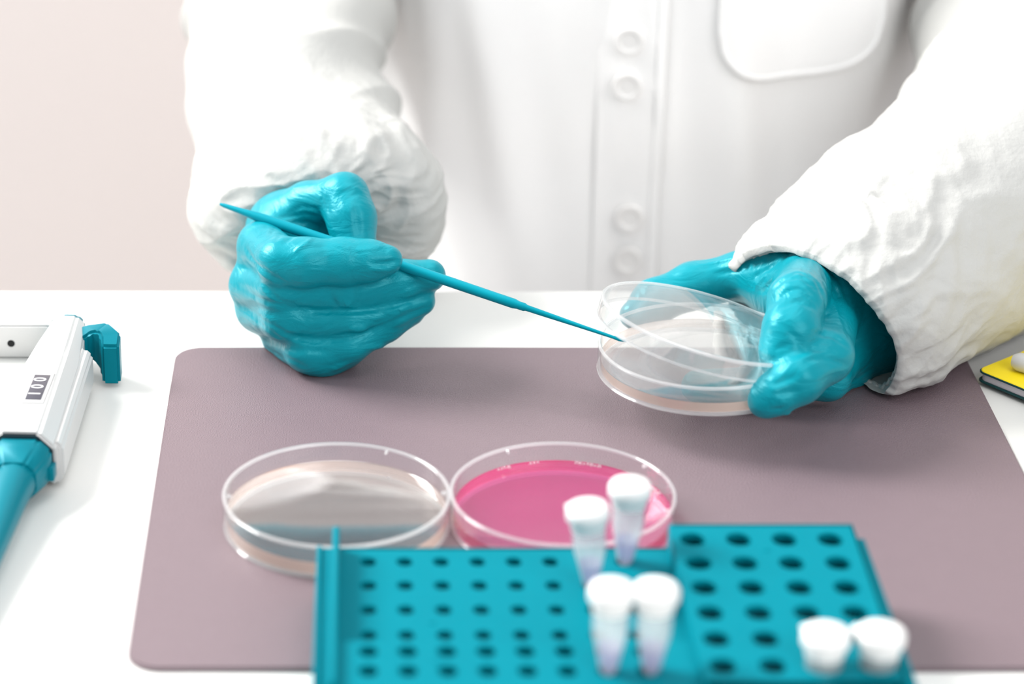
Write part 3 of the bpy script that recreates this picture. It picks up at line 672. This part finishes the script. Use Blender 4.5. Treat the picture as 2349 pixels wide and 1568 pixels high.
loft('lower_collar', [(-.016, section(.0085, .0085, .012, .004)), (-.006, section(.0125, .0105, .0135, .005)), (.001, section(.0132, .0108, .0140, .005))], M['pip_teal'], pip)
child_box('catch', .0110, .0145, -.0060, .0005, .0080, .0140, M['pip_teal'], pip)
tube_path('shaft', [(0, -.012, .012), (-.0005, -.03, .011), (-.001, -.075, .0085), (-.001, -.13, .006)], [.0088, .0078, .0060, .0040], M['pip_teal'], pip)
loft('plunger_cap', [(LB - .002, section(.0072, .0085, .0150, .003)), (LB + .006, section(.0066, .0080, .0150, .003)), (LB + .009, section(.0045, .0060, .0145, .002))], M['pip_teal'], pip)
hk = [(.003, LB - .016, .017), (.010, LB - .010, .017), (.017, LB - .011, .016), (.0215, LB - .016, .0135), (.0220, LB - .0230, .011)]
bm = bmesh.new()
rings = []
for i, p in enumerate(hk):
    p = Vector(p); q = Vector(hk[min(i + 1, 4)]) - Vector(hk[max(i - 1, 0)]); q.z = 0; q.normalize(); nrm = Vector((-q.y, q.x, 0)); th = (.0050, .0050, .0050, .0046, .0040)[i]; hz = (.0035, .006, .009, .010, .0095)[i]
    rings.append([bm.verts.new(p + nrm * a * th + Vector((0, 0, b * hz))) for a, b in ((-1, -1), (1, -1), (1, 1), (-1, 1))])
for a, b in zip(rings[:-1], rings[1:]):
    for k in range(4): bm.faces.new((a[k], a[(k + 1) % 4], b[(k + 1) % 4], b[k]))
bm.faces.new(rings[0]); bm.faces.new(rings[-1][::-1]); bmesh.ops.bevel(bm, geom=list(bm.edges), offset=.0012, segments=2, affect='EDGES')
bm_obj('finger_hook', bm, M['pip_teal'], pip)
# counter window on the top face
yw = LB * .34; xw = .0005; zt = .0270
fr = child_box('window_frame', xw - .0048, xw + .0048, yw - .0150, yw + .0150, zt - .001, zt + .0006, M['pip_white'], body, .0004)
child_box('counter', xw - .0034, xw + .0034, yw - .0125, yw + .0120, zt - .001, zt + .0008, M['lcd'], fr, .0002)
for i, ch in enumerate('100'):
    cu = bpy.data.curves.new('digit', 'FONT'); cu.body = ch; cu.size = .0075; cu.align_x = 'CENTER'; cu.align_y = 'CENTER'; cu.extrude = .00005
    to = bpy.data.objects.new('digit_tmp', cu); COL.objects.link(to); bpy.context.view_layer.update()
    me = bpy.data.meshes.new_from_object(to.evaluated_get(bpy.context.evaluated_depsgraph_get())); bpy.data.objects.remove(to)
    d = bpy.data.objects.new('digit', me); COL.objects.link(d); me.materials.clear(); me.materials.append(M['digit']); d.parent = fr
    d.location = (xw, yw - .0070 + i * .0070, zt + .0009); d.rotation_euler = (0, 0, math.pi / 2)
# white holder beside the pipette
hb = Vector(Zp(20, 822, 0.0))
hold = empty('holder_clip', hb, 'white plastic clip with a small black hole, behind the pipette', 'clip')
bm = bmesh.new(); prism(bm, round_rect(-.050, .0215, 0, .0165, .004), -.0045, .0045, .001)
bmesh.ops.rotate(bm, cent=(0, 0, 0), matrix=Matrix.Rotation(math.pi / 2, 3, 'X'), verts=bm.verts); bmesh.ops.translate(bm, verts=bm.verts, vec=(0, .0045, .0))
bm_obj('plate', bm, M['pip_white'], hold)
lathe('hole', [(0, .0001), (.0016, .0001), (.0018, -.0002)], M['black'], hold, n=24, M=Matrix.Translation((.0015, -.0001, .0075)) @ Matrix.Rotation(math.pi / 2, 4, 'X'))
# ------------------------------------------------------------------ notebook and pen
n0, n1 = Vector(Zp(2238, 862, .004)), Vector(Zp(2349, 908, .004)); dn = (n1 - n0); dn.z = 0; dn.normalize(); pn = Vector((-dn.y, dn.x, 0))
NM = Matrix((dn, pn, Vector((0, 0, 1)))).transposed().to_4x4(); NM.translation = Vector((n0.x, n0.y, 0.0021))
nb = empty('notebook', (0, 0, 0), 'yellow covered notebook at the right edge of the table', 'notebook'); nb.matrix_world = NM
def nbp(name, x0, x1, y0, y1, z0, z1, m, r=.004):
    bm = bmesh.new(); prism(bm, round_rect(x0, x1, y0, y1, r), z0, z1, .0003, 1); return bm_obj(name, bm, m, nb)
nbp('back_cover', 0, .15, 0, .105, 0, .0008, M['nb_edge']); nbp('pages', .001, .149, .001, .104, .0008, .0042, M['paper'])
nbp('front_cover_board', 0, .15, 0, .105, .0042, .0050, M['nb_edge']); nbp('front_cover', .0004, .1496, .0004, .1046, .0050, .0053, M['yellow'])
p0 = Vector(Zp(2324, 826, .0117)); p1 = p0 + (dn * .8 + pn * .25).normalized() * .13
pen = tube_path('pen', [p0, p0 + (p1 - p0) * .02, p0 + (p1 - p0) * .05, p1], [.0028, .0042, .0045, .0045], M['pip_white'])
tag(pen, 'white pen lying on the yellow notebook', 'pen')
